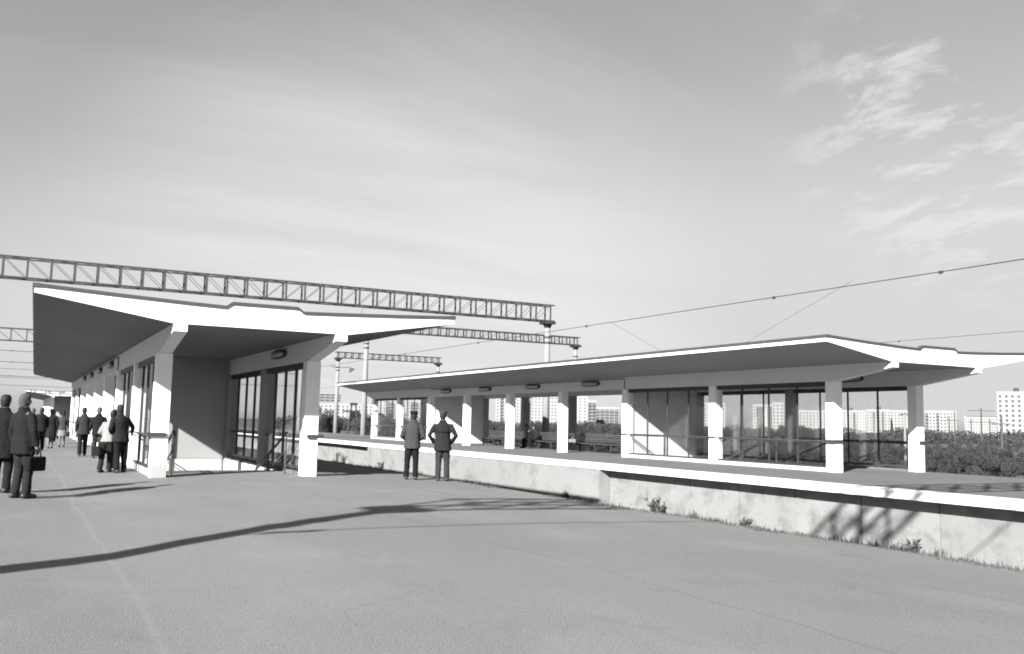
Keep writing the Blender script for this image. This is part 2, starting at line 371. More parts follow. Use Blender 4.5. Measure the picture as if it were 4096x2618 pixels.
# ------------------------------------------------------------------ station pavilions
def pavilion(name, label, X0, Y0, Z0, W, ys, detail=True, hole_z=-3.4, ry=0., pl='plaster', sf='soffit', mw=1.0):
    t = thing(name, label, 'pavilion', (X0, Y0, Z0), 0, None)
    ye = ys[-1]; XR = W + PW
    pmesh = MB().box(0, PW, 0, PW, -.2, 2.945).mesh('pillar', 'pillar_white')
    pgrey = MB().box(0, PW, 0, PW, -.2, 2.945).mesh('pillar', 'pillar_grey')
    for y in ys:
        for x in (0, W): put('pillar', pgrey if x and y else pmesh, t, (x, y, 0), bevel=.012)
    prof = [(-2.26, 3.30), (0, 2.945), (ye + PW, 2.945), (ye + 2.15, 3.30), (ye + 2.15, 3.55), (-2.26, 3.55)]
    bmesh_ = MB().prism(prof, 'x', .035, .335, caps=(0, 0), mf=[0] * 6)
    fi = [i for i in range(6) if i == 5]   # front end face is painted white like the fascia
    bmesh_.m[5] = 1
    bme = bmesh_.mesh('beam', ['beam_grey', 'fascia_white'])
    for x in (0, W): put('beam', bme, t, (x, 0, 0), bevel=.01)
    # folded roof slab
    d = (W - 3.65) / 2; c = XR / 2
    bot = [(-2.72, 3.92), (.03, 3.47), (XR - .03, 3.47), (XR + 2.72, 3.92)]
    top = [(XR + 2.72, 4.06), (XR + 1.2, 3.98), (XR - .3, 3.915), (c + .88, 3.885), (c + .74, 3.985), (c - .74, 3.985), (c - .88, 3.885), (.3, 3.915), (-1.2, 3.98), (-2.72, 4.06)]
    yr0, yr1 = -2.28, ye + 2.2
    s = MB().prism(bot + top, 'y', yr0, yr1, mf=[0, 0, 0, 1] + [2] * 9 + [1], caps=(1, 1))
    TP = .5                                   # the wings narrow a little toward the back
    def tap(x, y):
        q = TP * (y - yr0) / (yr1 - yr0)
        return x + q * min(1, -x / 2.72) if x < 0 else (x - q * min(1, (x - XR) / 2.72) if x > XR else x)
    s.v = [(tap(v[0], v[1]), v[1], v[2]) for v in s.v]
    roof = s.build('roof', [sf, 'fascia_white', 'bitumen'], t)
    fl = MB()
    up = [(x, z + .055) for x, z in top]; dn = [(x, z - .012) for x, z in top]
    for a, e in ((yr0 - .035, yr0 + .12), (yr1 - .12, yr1 + .035)):
        for i in range(len(top) - 1):
            b0 = len(fl.v)
            for (q, zz) in ((dn[i], 0), (dn[i + 1], 0), (up[i + 1], 0), (up[i], 0)):
                fl.v.append((q[0], a, q[1]))
            for q in (dn[i], dn[i + 1], up[i + 1], up[i]): fl.v.append((q[0], e, q[1]))
            for qd in ((0, 1, 2, 3), (7, 6, 5, 4), (0, 4, 5, 1), (3, 2, 6, 7), (1, 5, 6, 2), (0, 3, 7, 4)): fl.face([b0 + k for k in qd])
    for x0, x1 in ((-2.755, -2.62), (XR + 2.62, XR + 2.755)):
        fl.box(x0, x1, yr0 - .036, yr1 + .036, 4.035, 4.118)
    fl.v = [(tap(v[0], v[1]), v[1], v[2]) for v in fl.v]
    fl.build('roof_flashing', 'flashing', roof)
    # cross walls that close the two stairwells
    for y in (ys[2] + .08, ys[6] + .08):
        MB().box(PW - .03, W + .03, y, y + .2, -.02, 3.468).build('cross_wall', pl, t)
    if not detail: return t
    # stairwell
    y0, y1 = 2.9, ys[2] + .06
    st = MB()
    st.box(PW - .15, PW + .02, y0 - .02, y1 + .3, hole_z, -.006); st.box(W - .02, W + .15, y0 - .02, y1 + .3, hole_z, -.006)
    st.box(PW - .14, W + .14, y0 - .18, y0 - .001, hole_z, -.03); st.box(PW + .02, W - .02, y0, y1 + .3, hole_z - .1, hole_z)
    st.build('stairwell_wall', 'white_paint', t)
    MB().box(PW - .1, W + .1, y1 - .02, y1 + .28, hole_z, -.022).build('stairwell_end_wall', 'white_paint', t)
    sm = MB().box(PW + .022, W - .022, 0, .36, -.5, 0).mesh('stair_step', 'stairs')
    for k in range(19): put('stair_step', sm, t, (0, y0 + .34 * k, -.16 * (k + 1)), bevel=.01)
    # glazed bays
    mul = MB().box(-.03 * mw, .03 * mw, -.05 * mw, .05 * mw, 0, 2.66).mesh('mullion', 'steel_dark')
    sill_cache = {}
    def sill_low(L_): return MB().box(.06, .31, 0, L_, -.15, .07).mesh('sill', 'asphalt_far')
    for bay in (0, 1, 6, 7):
        ya, yb = ys[bay] + PW, ys[bay + 1]; L = yb - ya; key = round(L, 3)
        if key not in sill_cache:
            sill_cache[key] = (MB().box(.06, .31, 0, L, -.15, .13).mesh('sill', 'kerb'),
                               MB().box(.10, .27, 0, L, 2.79, 2.943).mesh('window_head', 'steel_dark'),
                               MB().box(.10, .16, 0, L, .13, .20).mesh('window_rail', 'steel_dark'),
                               MB().box(.125, .135, 0, L / 4 - .062, .2, 2.79).mesh('glass_pane', 'glass'),
                               MB().box(.155, .185, .0, L, .93, .985).mesh('inner_rail', 'steel_dark'))
        a, b, c_, gl, ir = sill_cache[key]
        for x in (0, W):
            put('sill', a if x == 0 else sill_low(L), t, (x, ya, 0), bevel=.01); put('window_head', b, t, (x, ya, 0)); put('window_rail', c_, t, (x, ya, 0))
            put('inner_rail', ir, t, (x, ya, 0))
            for k in range(4):
                put('glass_pane', gl, t, (x, ya + L * k / 4 + .031, 0))
                if k: put('mullion', mul, t, (x + .13, ya + L * k / 4, .13))
    # handrails round the outside of the glazed bays, with flat guards round the front pillars
    for x, s in ((0, -1), (W + PW, 1)):
        for ya, yb in ((-.05, ys[2] + .3), (ys[6] + .1, ye + PW + .05)):
            h = MB(); h.tube([(x + s * .07, ya, 1.0), (x + s * .07, yb, 1.0)], .022, 8)
            for yy in ys:
                if ya - .1 < yy + .18 < yb + .1: h.tube([(x + s * .07, yy + .18, 1.0), (x - s * .02, yy + .18, .97)], .012, 6)
            h.build('handrail', 'steel_mid', t)
        gd = MB()
        xa, xb = sorted((x + s * .13, x - s * .30))
        gd.box(xa, xb, -.075, -.022, .955, 1.05); xa, xb = sorted((x + s * .13, x + s * .075)); gd.box(xa, xb, -.02, .42, .955, 1.05)
        gd.build('pillar_guard', 'steel_dark', t, bevel=.008)
    # sloping rails down the stairs
    for x in (PW + .22, W - .24):
        h = MB(); h.tube([(x, .55 + ry, .98), (x, .8 + ry, 1.08), (x, 4.15 + ry, -.06), (x, 9.2, -1.75)], .035, 8)
        h.tube([(x, .8 + ry, .62), (x, 3.2 + ry, -.2)], .02, 6)
        for yy, zt in ((.82, 1.05), (2.7, .40)): h.tube([(x, yy + ry, -.05 if ry == 0 else -1.2), (x, yy + ry, zt)], .025, 6)
        h.build('stair_handrail', 'steel_mid', t)
    # bulkhead lamps on the beams of the open bays
    hb = MB(); n = 20
    def oval(L_, H_, x): return [(x, L_ / 2 * math.copysign(abs(math.cos(a)) ** .6, math.cos(a)), H_ / 2 * math.copysign(abs(math.sin(a)) ** .8, math.sin(a))) for a in [2 * math.pi * k / n for k in range(n)]]
    def ovalbody(prof, m=0):
        o_ = MB()
        for L_, H_, x in prof: o_.v += oval(L_, H_, x)
        for i in range(len(prof) - 1):
            for j in range(n): o_.face((i * n + j, i * n + (j + 1) % n, (i + 1) * n + (j + 1) % n, (i + 1) * n + j))
        o_.face(list(range((len(prof) - 1) * n, len(prof) * n))); o_.face(list(range(n))[::-1]); return o_
    lh = ovalbody([(1.5, .25, 0), (1.5, .25, -.10), (1.42, .19, -.10), (1.42, .19, -.075)]).mesh('wall_lamp', 'lamp_housing')
    lc = ovalbody([(1.40, .17, -.07), (1.36, .15, -.13), (1.2, .10, -.155)]).mesh('lamp_cover', 'lamp_cover', True)
    for bay in (2, 3, 4, 5):
        yy = (ys[bay] + ys[bay + 1] + PW) / 2
        for x, rz in ((.035, 0), (W + .335, math.pi)):
            l = put('wall_lamp', lh, t, (x, yy, 3.25), rz); put('lamp_cover', lc, l)
    l = put('wall_lamp', lh, t, (W + .035, 3.0, 3.27), 0); put('lamp_cover', lc, l)
    cd = MB()
    for x in (.015, W + .355):
        cd.tube([(x, ys[2] + .2, 2.96), (x, ys[2] + .2, 3.40), (x, ys[6], 3.40)], .016, 6)
    cd.build('conduit', 'steel_dark', t)
    return t
pavA = pavilion('station_pavilion', 'white pillared pavilion over a stairway, crowd walking along its side', AX, AY, 0, AW, AYS)
wp = MB(); rdp = random.Random(9)
def patch(b, org, ux, w_, h_):
    pts = [(0, -.02)] + [(w_ * q / 9, h_ * rdp.uniform(.45, 1.0)) for q in range(10)] + [(w_, -.02)]
    k = len(b.v)
    for lay in (0, .006):
        for a, z in pts: b.v.append((org[0] + ux[0] * a + ux[1] * lay, org[1] + ux[1] * -a * 1.0 + ux[0] * -lay, z))
    n_ = len(pts); b.face(list(range(k, k + n_))); b.face(list(range(k + n_, k + 2 * n_))[::-1])
    for q in range(n_): b.face((k + q, k + (q + 1) % n_, k + n_ + (q + 1) % n_, k + n_ + q))
patch(wp, (.01, -.001), (1, 0), .35, .42); patch(wp, (-.001, .01), (0, -1), .35, .30)
wp.build('worn_plaster', 'plaster', pavA)
pavB = pavilion('station_pavilion', 'long butterfly roofed pavilion with benches under it, across the tracks', BX, BY, .1, BW, BYS, ry=2.4, pl='plaster_bounce', sf='soffit_bounce', mw=.62)
pavC = pavilion('station_pavilion', 'small distant white roofed pavilion beyond the walking crowd', AX + .2, 121, 0, AW, AYS, detail=False)

# ------------------------------------------------------------------ catenary gantries
def gantry(label, y, x0, x1, zb, zt, masts, panel, fine, width=.8, over=.35):
    t = thing('catenary_gantry', label, 'gantry', ((masts[0]), y, -1.35), 0, 'lattice gantries over the tracks')
    ox = masts[0]; ZB, ZT = zb + 1.35, zt + 1.35
    n = max(2, round((x1 - x0) / panel)); p = (x1 - x0) / n
    ch = MB().box(x0 - ox - over, x1 - ox + over, -.05, .05, -.045, .045).mesh('chord', 'steel_dark')
    for dy in (-width / 2, width / 2):
        for z in (ZB, ZT): put('chord', ch, t, (0, dy, z))
    hh = ZT - ZB - .1
    vm = MB().box(-.06, .06, -.02, .02, 0, hh).mesh('vertical_strut', 'steel_grey')
    dl = math.hypot(p, hh); 
    dg = [MB().tube([(-p / 2 + .04, 0, 0 if s > 0 else hh), (p / 2 - .04, 0, hh if s > 0 else 0)], .02, 4).mesh('diagonal_strut', 'steel_grey') for s in (1, -1)]
    lac = MB(); allm = MB()
    mid = (x0 + x1) / 2
    for i in range(n + 1):
        xx = x0 - ox + p * i
        for dy in (-width / 2, width / 2):
            if fine: put('vertical_strut', vm, t, (xx, dy, ZB + .05))
            else: allm.box(xx - .06, xx + .06, dy - .03, dy + .03, ZB + .05, ZT - .05)
            if i < n:
                k = 1 if x0 + p * i < mid else 0
                if fine: put('diagonal_strut', dg[k], t, (xx + p / 2, dy, ZB + .05))
                else: allm.tube([(xx + .04, dy, ZB + .05 if k == 0 else ZT - .05), (xx + p - .04, dy, ZT - .05 if k == 0 else ZB + .05)], .02, 4)
        if i < n:
            for z in (ZB, ZT):
                a = width / 2 if i % 2 else -width / 2
                lac.tube([(xx, a, z), (xx + p, -a, z)], .022, 4); lac.tube([(xx, -width / 2, z), (xx, width / 2, z)], .022, 4)
    lac.build('lacing', 'steel_grey', t, kind='stuff')
    if not fine: allm.build('truss_web', 'steel_grey', t, kind='stuff')
    for mx in masts:
        m = MB().tube([(0, 0, -.3), (0, 0, ZB * .5), (0, 0, ZB - .30)], [.27, .235, .20], 16).build('mast', 'mast_concrete', t, (mx - ox, 0, 0), smooth=True)
        cp = MB(); cp.box(-.42, .42, -.5, .5, ZB - .22, ZB - .052); cp.tube([(0, 0, ZB - .5), (0, 0, ZB - .2)], [.21, .36], 12)
        for zz in (ZB - 1.25, ZB - 1.65): cp.tube([(0, 0, zz), (0, 0, zz + .14)], .25, 12)
        cp.build('mast_cap', 'steel_dark', m)
    return t, ox
def wirep(name, pts, r, mname='wire', parent=None):
    return MB().tube(pts, r, 5).build(name, mname, parent)
def insulator(p, n=3, horiz=True, r=.075):
    b = MB(); 
    for k in range(n):
        o = (k - n / 2) * .13
        q0 = (p[0] + o, p[1], p[2]) if horiz else (p[0], p[1], p[2] + o)
        q1 = (p[0] + o + .06, p[1], p[2]) if horiz else (p[0], p[1], p[2] + o + .06)
        b.tube([q0, q1], [r, r * .55], 8)
    return b
G0, o0 = gantry('lattice gantry on concrete masts over the near end of the platforms', 4.2, -8.7, 33.7, 8.95, 10.1, (-8.7, 33.7), 1.2, False)
G1, o1 = gantry('long lattice gantry crossing above the roof of the stairway pavilion', 58.3, -8.7, 33.7, 8.95, 10.1, (-8.7, 33.7), 1.2, True)
G2, o2 = gantry('slender lattice gantry ending on a dark capped mast behind the long pavilion roof', 80.0, 27.3, 49.6, 9.55, 10.3, (27.3, 49.6), .9, True, .6)
G3, o3 = gantry('far lattice gantry on two masts, seen below the pavilion eave', 112, 34.6, 48.2, 9.15, 9.85, (34.6, 48.2), .9, False, .6)
G4, o4 = gantry('far lattice gantry visible beside the left eave of the stairway pavilion', 112, -12, 30, 9.1, 10.4, (-12, 30), 1.5, False)
# a floodlight hangs off the left mast of the far gantry
fl = MB(); fl.tube([(0, -.2, 8.9 + 1.35 - 1.0), (1.5, -.2, 9.0 + 1.35 - 1.0)], .04, 6); fl.tube([(1.5, -.25, 9.25), (1.75, -.35, 8.9)], [.12, .42], 12); fl.tube([(-.9, -.2, 9.35), (0, -.2, 9.3)], .05, 6)
fl.build('floodlight', 'lamp_housing', G3)
# cross-span wires with insulators under the gantries
def cross_span(y, x0, x1, z, ins, label, r=.014, sag=.12):
    t = thing('cross_span_wire', label, 'wire', (x0, y, z), 0, 'cross span wires under the gantries')
    pts = [(x - x0, 0, -sag * math.sin(math.pi * (x - x0) / (x1 - x0))) for x in [x0 + (x1 - x0) * i / 12 for i in range(13)]]
    MB().tube(pts, r, 5).build('wire', 'wire', t)
    for xi in ins: insulator((xi - x0, 0, -sag * math.sin(math.pi * (xi - x0) / (x1 - x0)))).build('insulator', 'porcelain', t)
cross_span(4.2, -8.55, 33.5, 6.75, (-7.9, -7.45), 'cross span wire with insulators overhead at the near gantry', .02)
for z, q in ((8.1, 'upper'), (6.9, 'middle'), (5.4, 'lowest')): cross_span(112, -12, 30, z, (-3.2, -1.2, 12), q + ' wire strung between the masts of the gantry beyond the crowd', .03)
for z, q in ((7.6, 'upper'), (6.2, 'middle'), (5.0, 'lowest')): cross_span(166, -12, 30, z + .8, (-2.6, .2), q + ' faint wire strung across the tracks far behind the crowd', .03)
def plain_mast(label, x, y, z1):
    t = thing('concrete_mast', label, 'mast', (x, y, -1.36)); MB().tube([(0, 0, -.2), (0, 0, z1 + 1.36)], [.26, .18], 12).build('shaft', 'mast_concrete', t, smooth=True)
    MB().tube([(0, 0, z1 + 1.1), (0, 0, z1 + 1.4)], .24, 10).build('cap', 'steel_dark', t)
plain_mast('far concrete mast holding the faint wires, off the crowded platform', -12, 166, 9.5); plain_mast('far concrete mast holding the faint wires, beyond the long pavilion', 30, 166, 9.5)
# contact wires along the tracks
def line_wire(x, z, y0, y1, label, droppers, dz=1.3, r=.010):
    t = thing('contact_wire', label, 'wire', (x, y0, z), 0, 'contact wires over the tracks')
    MB().tube([(0, 0, 0), (0, (y1 - y0) / 2, 0), (0, y1 - y0, 0)], r, 5).build('wire', 'wire', t)
    for yd in droppers:
        MB().box(-.02, .02, -.04, .04, -.04, .02).build('clamp', 'steel_dark', t, (0, yd - y0, 0))
line_wire(15.9, 4.62, -20, 200, 'contact wire over the track beside the far platform wall', (8.2, 12.0, 16.6, 25, 33, 41))
line_wire(34.2, 5.45, -20, 200, 'contact wire running behind the long pavilion roof', (28, 36, 44))
def guy(p0, p1, label):
    o = MB().tube([p0, p1], .004, 4).build('steady_wire', 'wire'); tag(o, label, 'wire', 'thin guy wires')
guy((15.9, 23.6, 4.62), (27.3, 34.2, 4.3), 'thin wire slanting down from the contact wire to the long roof')
guy((15.9, 14.2, 4.72), (27.0, 32.5, 4.2), 'thin wire slanting from the contact wire toward the roof ridge')
# hanging insulator string under gantry 1
ih = thing('insulator_string', 'insulator string hanging under the long lattice gantry', 'insulator', (19.5, 58.3, 8.9))
MB().tube([(0, 0, 0), (0, 0, -2.0)], .012, 5).build('hanger', 'wire', ih); insulator((0, 0, -1.3), 5, False, .16).build('insulator', 'porcelain', ih)

# ------------------------------------------------------------------ benches under the far pavilion
slat = MB().box(-.045, .045, 0, 4.5, 0, .035).mesh('slat', 'bench_wood')
bslat = MB().box(-.018, .018, 0, 4.5, 0, .08).mesh('back_slat', 'bench_wood')
bleg = MB().box(-.5, -.44, 0, .06, 0, .40).box(.40, .46, 0, .06, 0, .40).box(-.5, .46, 0, .06, .34, .40).tube([(-.02, .03, .38), (.0, .03, .92)], .035, 4).mesh('leg_frame', 'steel_dark')
for i, yb in enumerate((35.5, 41.1, 46.6)):
    t = thing('slatted_bench', ['double slatted bench nearest the stairway wall of the long pavilion', 'double slatted bench in the middle of the long pavilion', 'double slatted bench farthest back in the long pavilion'][i], 'bench', (25.5, yb, .1), 0, 'benches in the long pavilion')
    for k in range(4):
        put('slat', slat, t, (-.46 + .105 * k, 0, .40)); put('slat', slat, t, (.46 - .105 * k, 0, .40))
    for k in range(4): put('back_slat', bslat, t, (0, 0, .50 + .11 * k))
    for yy in (.2, 1.55, 2.9, 4.25): put('leg_frame', bleg, t, (0, yy, 0))

# ------------------------------------------------------------------ people
def remesh(b, mats, name, voxel, smooth_it=4, fold=0.):
    me = b.mesh(name + '_src', mats); o = bpy.data.objects.new(name + '_tmp', me); COL.objects.link(o)
    m = o.modifiers.new('r', 'REMESH'); m.mode = 'VOXEL'; m.voxel_size = voxel; m.use_smooth_shade = True
    s = o.modifiers.new('s', 'SMOOTH'); s.iterations = smooth_it; s.factor = .5
    dg = bpy.context.evaluated_depsgraph_get(); dg.update()
    out = bpy.data.meshes.new_from_object(o.evaluated_get(dg)); out.name = name
    bpy.data.objects.remove(o, do_unlink=True)
    out.materials.clear()
    if fold:
        off = Vector((RND.uniform(0, 50), RND.uniform(0, 50), RND.uniform(0, 50)))
        cs = [v.co.copy() for v in out.vertices]; ns = [v.normal.copy() for v in out.vertices]
        for v, c, n_ in zip(out.vertices, cs, ns):
            q = pnoise.noise(Vector((c.x * 11 + c.z * 4, c.y * 11, c.z * 4.5)) + off) * .65 + pnoise.noise(Vector((c.x * 15 - c.z * 9, c.y * 15 + c.z * 9, c.z * 12)) + off) * .35
            v.co = c + n_ * (fold * q)
    for x in ([mats] if isinstance(mats, str) else mats): out.materials.append(MATS[x])
    return out
def join_after(me, b, extra_mat):
    """append small details (eyes, fingers) to an existing mesh"""
    bm = bmesh.new(); bm.from_mesh(me)
    tmp = b.mesh('x', ['skin', 'eye']); bm.from_mesh(tmp); bm.to_mesh(me); bm.free()
    return me
def person(label, loc, rz, h=1.75, top='cloth_dark', low='cloth_black', coat=.80, arms=('down', 'down'), step=0., spread=.10, head='hair', hairm='hair_dark', skirt=None, lean=0., sit=False, voxel=.02, seam=False, girth=1.0, leanx=0.):
    k = h / 1.75
    def P(x, y, z): return (x * k + leanx * max(0, z - .5) * k, y * k + lean * max(0, z - .9) * k, z * k)
    gw = girth
    drop = .46 if sit else 0.
    def Z(z): return z - drop
    # joints
    legs = []
    for s in (-1, 1):
        fy = step * s
        if sit: legs.append([P(.09 * s, 0, Z(.93)), P(.11 * s, .43, .50), P(.12 * s, .40, .09)])
        else: legs.append([P(.085 * s, 0, .93), P(.09 * s + (spread - .09) * s * .5, fy * .55 + .02 + .03 * abs(step), .50), P(spread * s, fy - .02, .09)])
    armj = []
    for s, a in zip((-1, 1), arms):
        sh = (.178 * s * gw, -.01, Z(1.385))
        if a == 'down': e, wr = (.245 * s * gw, -.03, Z(1.13)), (.25 * s * gw, .03, Z(.88))
        elif a == 'swing': e, wr = (.24 * s, -.10, Z(1.14)), (.25 * s, -.06, Z(.90))
        elif a == 'fore': e, wr = (.24 * s, .06, Z(1.14)), (.23 * s, .20, Z(.95))
        elif a == 'pocket': e, wr = (.31 * s * gw, -.10, Z(1.14)), (.20 * s * gw, .09, Z(.96))
        elif a == 'front': e, wr = (.27 * s * gw, -.06, Z(1.12)), (.16 * s, .17, Z(1.02))
        elif a == 'lap': e, wr = (.24 * s, .0, Z(1.14)), (.12 * s, .24, Z(1.0))
        elif a == 'up': e, wr = (.25 * s, .12, Z(1.16)), (.14 * s, .26, Z(1.33))
        elif a == 'wide': e, wr = (.34 * s, .02, Z(1.18)), (.40 * s, .18, Z(1.05))
        armj.append([P(*sh), P(*e), P(*wr)])
    body = MB()
    tor = [(.84, .13, .095), (.93, .16, .115), (1.06, .14, .10), (1.2, .15, .108), (1.33, .172, .112), (1.41, .165, .098), (1.455, .10, .08), (1.50, .056, .058), (1.58, .052, .056)]
    body.rings([(P(0, 0, z)[0], P(0, 0, z)[1], Z(z) * k, rx * k * gw, ry * k * gw) for z, rx, ry in tor])
    hx, hy = P(0, .015, 1.64)[:2]
    body.ball((hx, hy, Z(1.64) * k), .076 * k, .094 * k, .118 * k)
    body.ball((hx, hy + .03 * k, Z(1.575) * k), .05 * k, .06 * k, .05 * k, 10, 6)
    body.tube([(hx, hy + .085 * k, Z(1.66) * k), (hx, hy + .118 * k, Z(1.615) * k), (hx, hy + .09 * k, Z(1.605) * k)], [.012 * k, .018 * k, .015 * k], 8)
    for s in (-1, 1): body.ball((hx + s * .078 * k, hy - .005, Z(1.63) * k), .014 * k, .025 * k, .034 * k, 8, 6)
    for l in legs:
        body.tube(l, [.082 * k, .056 * k, .042 * k], 12)
        a = Vector(l[2]); body.tube([a + Vector((0, -.05, -.045)) * k, a + Vector((0, .06, -.05)) * k, a + Vector((0, .17, -.06)) * k], [.038 * k, .04 * k, .025 * k], 10)
    hands = MB()
    for (sh, e, wr), s in zip(armj, (-1, 1)):
        body.tube([sh, e, wr], [.052 * k, .042 * k, .030 * k], 12)
        d = (Vector(wr) - Vector(e)).normalized(); side = Vector((0, 1, 0)); side = (side - d * side.dot(d)).normalized(); nrm = d.cross(side)
        c0 = Vector(wr) - d * .01 * k
        body.tube([c0, c0 + d * .05 * k, c0 + d * .095 * k], [(.026 * k, .026 * k), (.032 * k, .03 * k), (.026 * k, .026 * k)], 10)
        for q, (off, ln) in enumerate(((-.03, .062), (-.01, .075), (.01, .08), (.029, .07))):
            b0 = c0 + d * .088 * k + side * off * k; b1 = b0 + d * ln * .55 * k - nrm * s * .006 * k; b2 = b1 + d * ln * .4 * k - nrm * s * .022 * k
            hands.tube([b0, b1, b2], [.0095 * k, .009 * k, .007 * k], 6)
        b0 = c0 + d * .035 * k + side * .026 * k; hands.tube([b0, b0 + (d * .03 + side * .022) * k, b0 + (d * .062 + side * .026) * k], [.012 * k, .0105 * k, .008 * k], 6)
    for s in (-1, 1): hands.ball((hx + s * .03 * k, hy + .088 * k, Z(1.645) * k), .012 * k, .008 * k, .008 * k, 8, 5, 1)
    hands.tube([(hx - .022 * k, hy + .092 * k, Z(1.578) * k), (hx + .022 * k, hy + .092 * k, Z(1.578) * k)], .005 * k, 6, 1)
    me = remesh(body, ['skin', 'eye'], 'person', voxel * .9, 3); join_after(me, hands, None)
    for p_ in me.polygons: p_.use_smooth = True
    root = put('person', me, None, loc, rz); tag(root, label, 'person', 'people on the platforms')
    # trousers or skirt
    tr = MB()
    if skirt:
        tr.rings([(P(0, 0, z)[0], P(0, 0, z)[1], Z(z) * k, rx * k * gw, ry * k * gw) for z, rx, ry in ((skirt, .235, .17), (.7, .21, .155), (.9, .18, .135), (1.02, .15, .115))])
    else:
        tr.rings([(P(0, 0, z)[0], P(0, 0, z)[1], Z(z) * k, rx * k * gw, ry * k * gw) for z, rx, ry in ((.80, .14, .115), (.90, .175, .13), (1.0, .162, .122), (1.05, .155, .118))])
        for l in legs:
            a = Vector(l[2]); bt = a + Vector((0, -.005, -.02)) * k
            tr.tube([l[0], (Vector(l[0]) + Vector(l[1])) / 2, l[1], (Vector(l[1]) + a) / 2, bt], [.098 * k * gw, .09 * k * gw, .078 * k, .074 * k, .076 * k], 14)
    put('skirt' if skirt else 'trousers', remesh(tr, low, 'lower_garment', voxel, 3, .014), root)
    # jacket or coat
    jk = MB(); hem = coat
    flare = .03 if hem > .6 else .06
    rows = [(hem, .185 + flare, .140 + flare * .6), (max(hem + .03, .82), .185 + flare * .6, .14 + flare * .4), (.96, .185, .14), (1.08, .17, .128), (1.22, .18, .132), (1.33, .19, .132), (1.40, .165, .115), (1.445, .115, .095), (1.475, .088, .084), (1.535, .076, .076)]
    jk.rings([(P(0, 0, z)[0], P(0, -.003, z)[1], Z(z) * k, rx * k * gw, ry * k * gw, .9) for z, rx, ry in rows], 24)
    for (sh, e, wr), s in zip(armj, (-1, 1)):
        d = (Vector(wr) - Vector(e)); sh_in = Vector(sh) * 1.0; sh_in.x *= .75
        jk.tube([sh_in, sh, (Vector(sh) + Vector(e)) / 2, e, Vector(e) + d * .5, Vector(e) + d * .97], [.058 * k, .066 * k, .066 * k, .060 * k, .054 * k, .05 * k], 14)
    put('coat' if coat < .7 else 'jacket', remesh(jk, top, 'upper_garment', voxel, 3, .019), root)
    if seam:
        q = MB(); n_ = 14
        for a, zz, hh in ((0, 1.235, .02),):
            pts = []
            for i in range(n_ + 1):
                an = math.pi + math.pi * i / n_; pts.append((.192 * k * gw * math.cos(an), P(0, -.003, zz)[1] + .142 * k * gw * math.sin(an), Z(zz) * k - .02 * math.cos(an * 2) * .3))
            q.tube(pts, [(.012 * k, .016 * k)] * len(pts), 6)
        q.build('yoke_flap', 'cloth_black', root, smooth=True)
    # shoes
    for l in legs:
        a = Vector(l[2]); s_ = MB().tube([a + Vector((0, -.085, -.045)) * k, a + Vector((0, -.05, -.04)) * k, a + Vector((0, .07, -.045)) * k, a + Vector((0, .185, -.06)) * k, a + Vector((0, .21, -.065)) * k], [(.03 * k, .03 * k), (.048 * k, .05 * k), (.05 * k, .046 * k), (.042 * k, .03 * k), (.02 * k, .02 * k)], 10)
        so_ = s_.build('shoe', 'shoe', root, smooth=True)
    # hair or hat
    hz = Z(1.64) * k
    hb = MB()
    if head == 'cap':
        hb.rings([(hx, hy - .005, hz + .035 * k, .082 * k, .102 * k), (hx, hy - .002, hz + .06 * k, .098 * k, .118 * k), (hx, hy + .005, hz + .10 * k, .105 * k, .125 * k), (hx, hy + .01, hz + .128 * k, .085 * k, .105 * k), (hx, hy + .01, hz + .138 * k, .04 * k, .05 * k)], 20)
        hb.tube([(hx, hy + .07 * k, hz + .05 * k), (hx, hy + .15 * k, hz + .035 * k)], [(.075 * k, .014 * k), (.05 * k, .008 * k)], 12)
        c = put('cap', remesh(hb, hairm, 'cap', voxel * .6, 3), root)
        hr = MB(); hr.rings([(hx, hy - .02 * k, hz - .095 * k, .058 * k, .072 * k), (hx, hy - .015 * k, hz - .01, .080 * k, .092 * k), (hx, hy - .008 * k, hz + .05 * k, .082 * k, .096 * k)], 18)
        put('hair', remesh(hr, 'hair_dark', 'hair', voxel * .6, 2), root)
    else:
        lo = -.10 if head == 'hair' else -.15
        rr = [(hx, hy - .022 * k, hz + lo * k, .055 * k, .068 * k), (hx, hy - .022 * k, hz - .03 * k, .082 * k, .088 * k), (hx, hy - .018 * k, hz + .03 * k, .088 * k, .100 * k), (hx, hy - .008 * k, hz + .085 * k, .080 * k, .094 * k), (hx, hy - .004 * k, hz + .12 * k, .052 * k, .064 * k), (hx, hy, hz + .132 * k, .02 * k, .03 * k)]
        hb.rings(rr, 18)
        if head == 'bun': hb.ball((hx, hy - .11 * k, hz + .03 * k), .05 * k, .045 * k, .05 * k)
        if head == 'hatted':
            hb.rings([(hx, hy, hz + .045 * k, .135 * k, .15 * k), (hx, hy, hz + .06 * k, .13 * k, .145 * k), (hx, hy, hz + .07 * k, .09 * k, .105 * k), (hx, hy, hz + .15 * k, .08 * k, .095 * k), (hx, hy, hz + .16 * k, .05 * k, .06 * k)], 20)
        put('hair', remesh(hb, hairm, 'hair', voxel * .6, 2, .014), root)
    return root, armj
def bag(loc, rz, label, sz=(.12, .36, .27), m='cloth_black', handle=.12):
    t = thing('handbag', label, 'bag', loc, rz, 'bags carried on the platform')
    a, b_, c = sz
    MB().box(-a / 2, a / 2, -b_ / 2, b_ / 2, 0, c).build('bag_body', m, t, bevel=.03)
    MB().tube([(0, -b_ * .28, c - .02), (0, -b_ * .24, c + handle * .8), (0, 0, c + handle), (0, b_ * .24, c + handle * .8), (0, b_ * .28, c - .02)], .011, 6).build('bag_handle', m, t, smooth=True)
    return t
def up(x, y): return (x, y, zA(x))
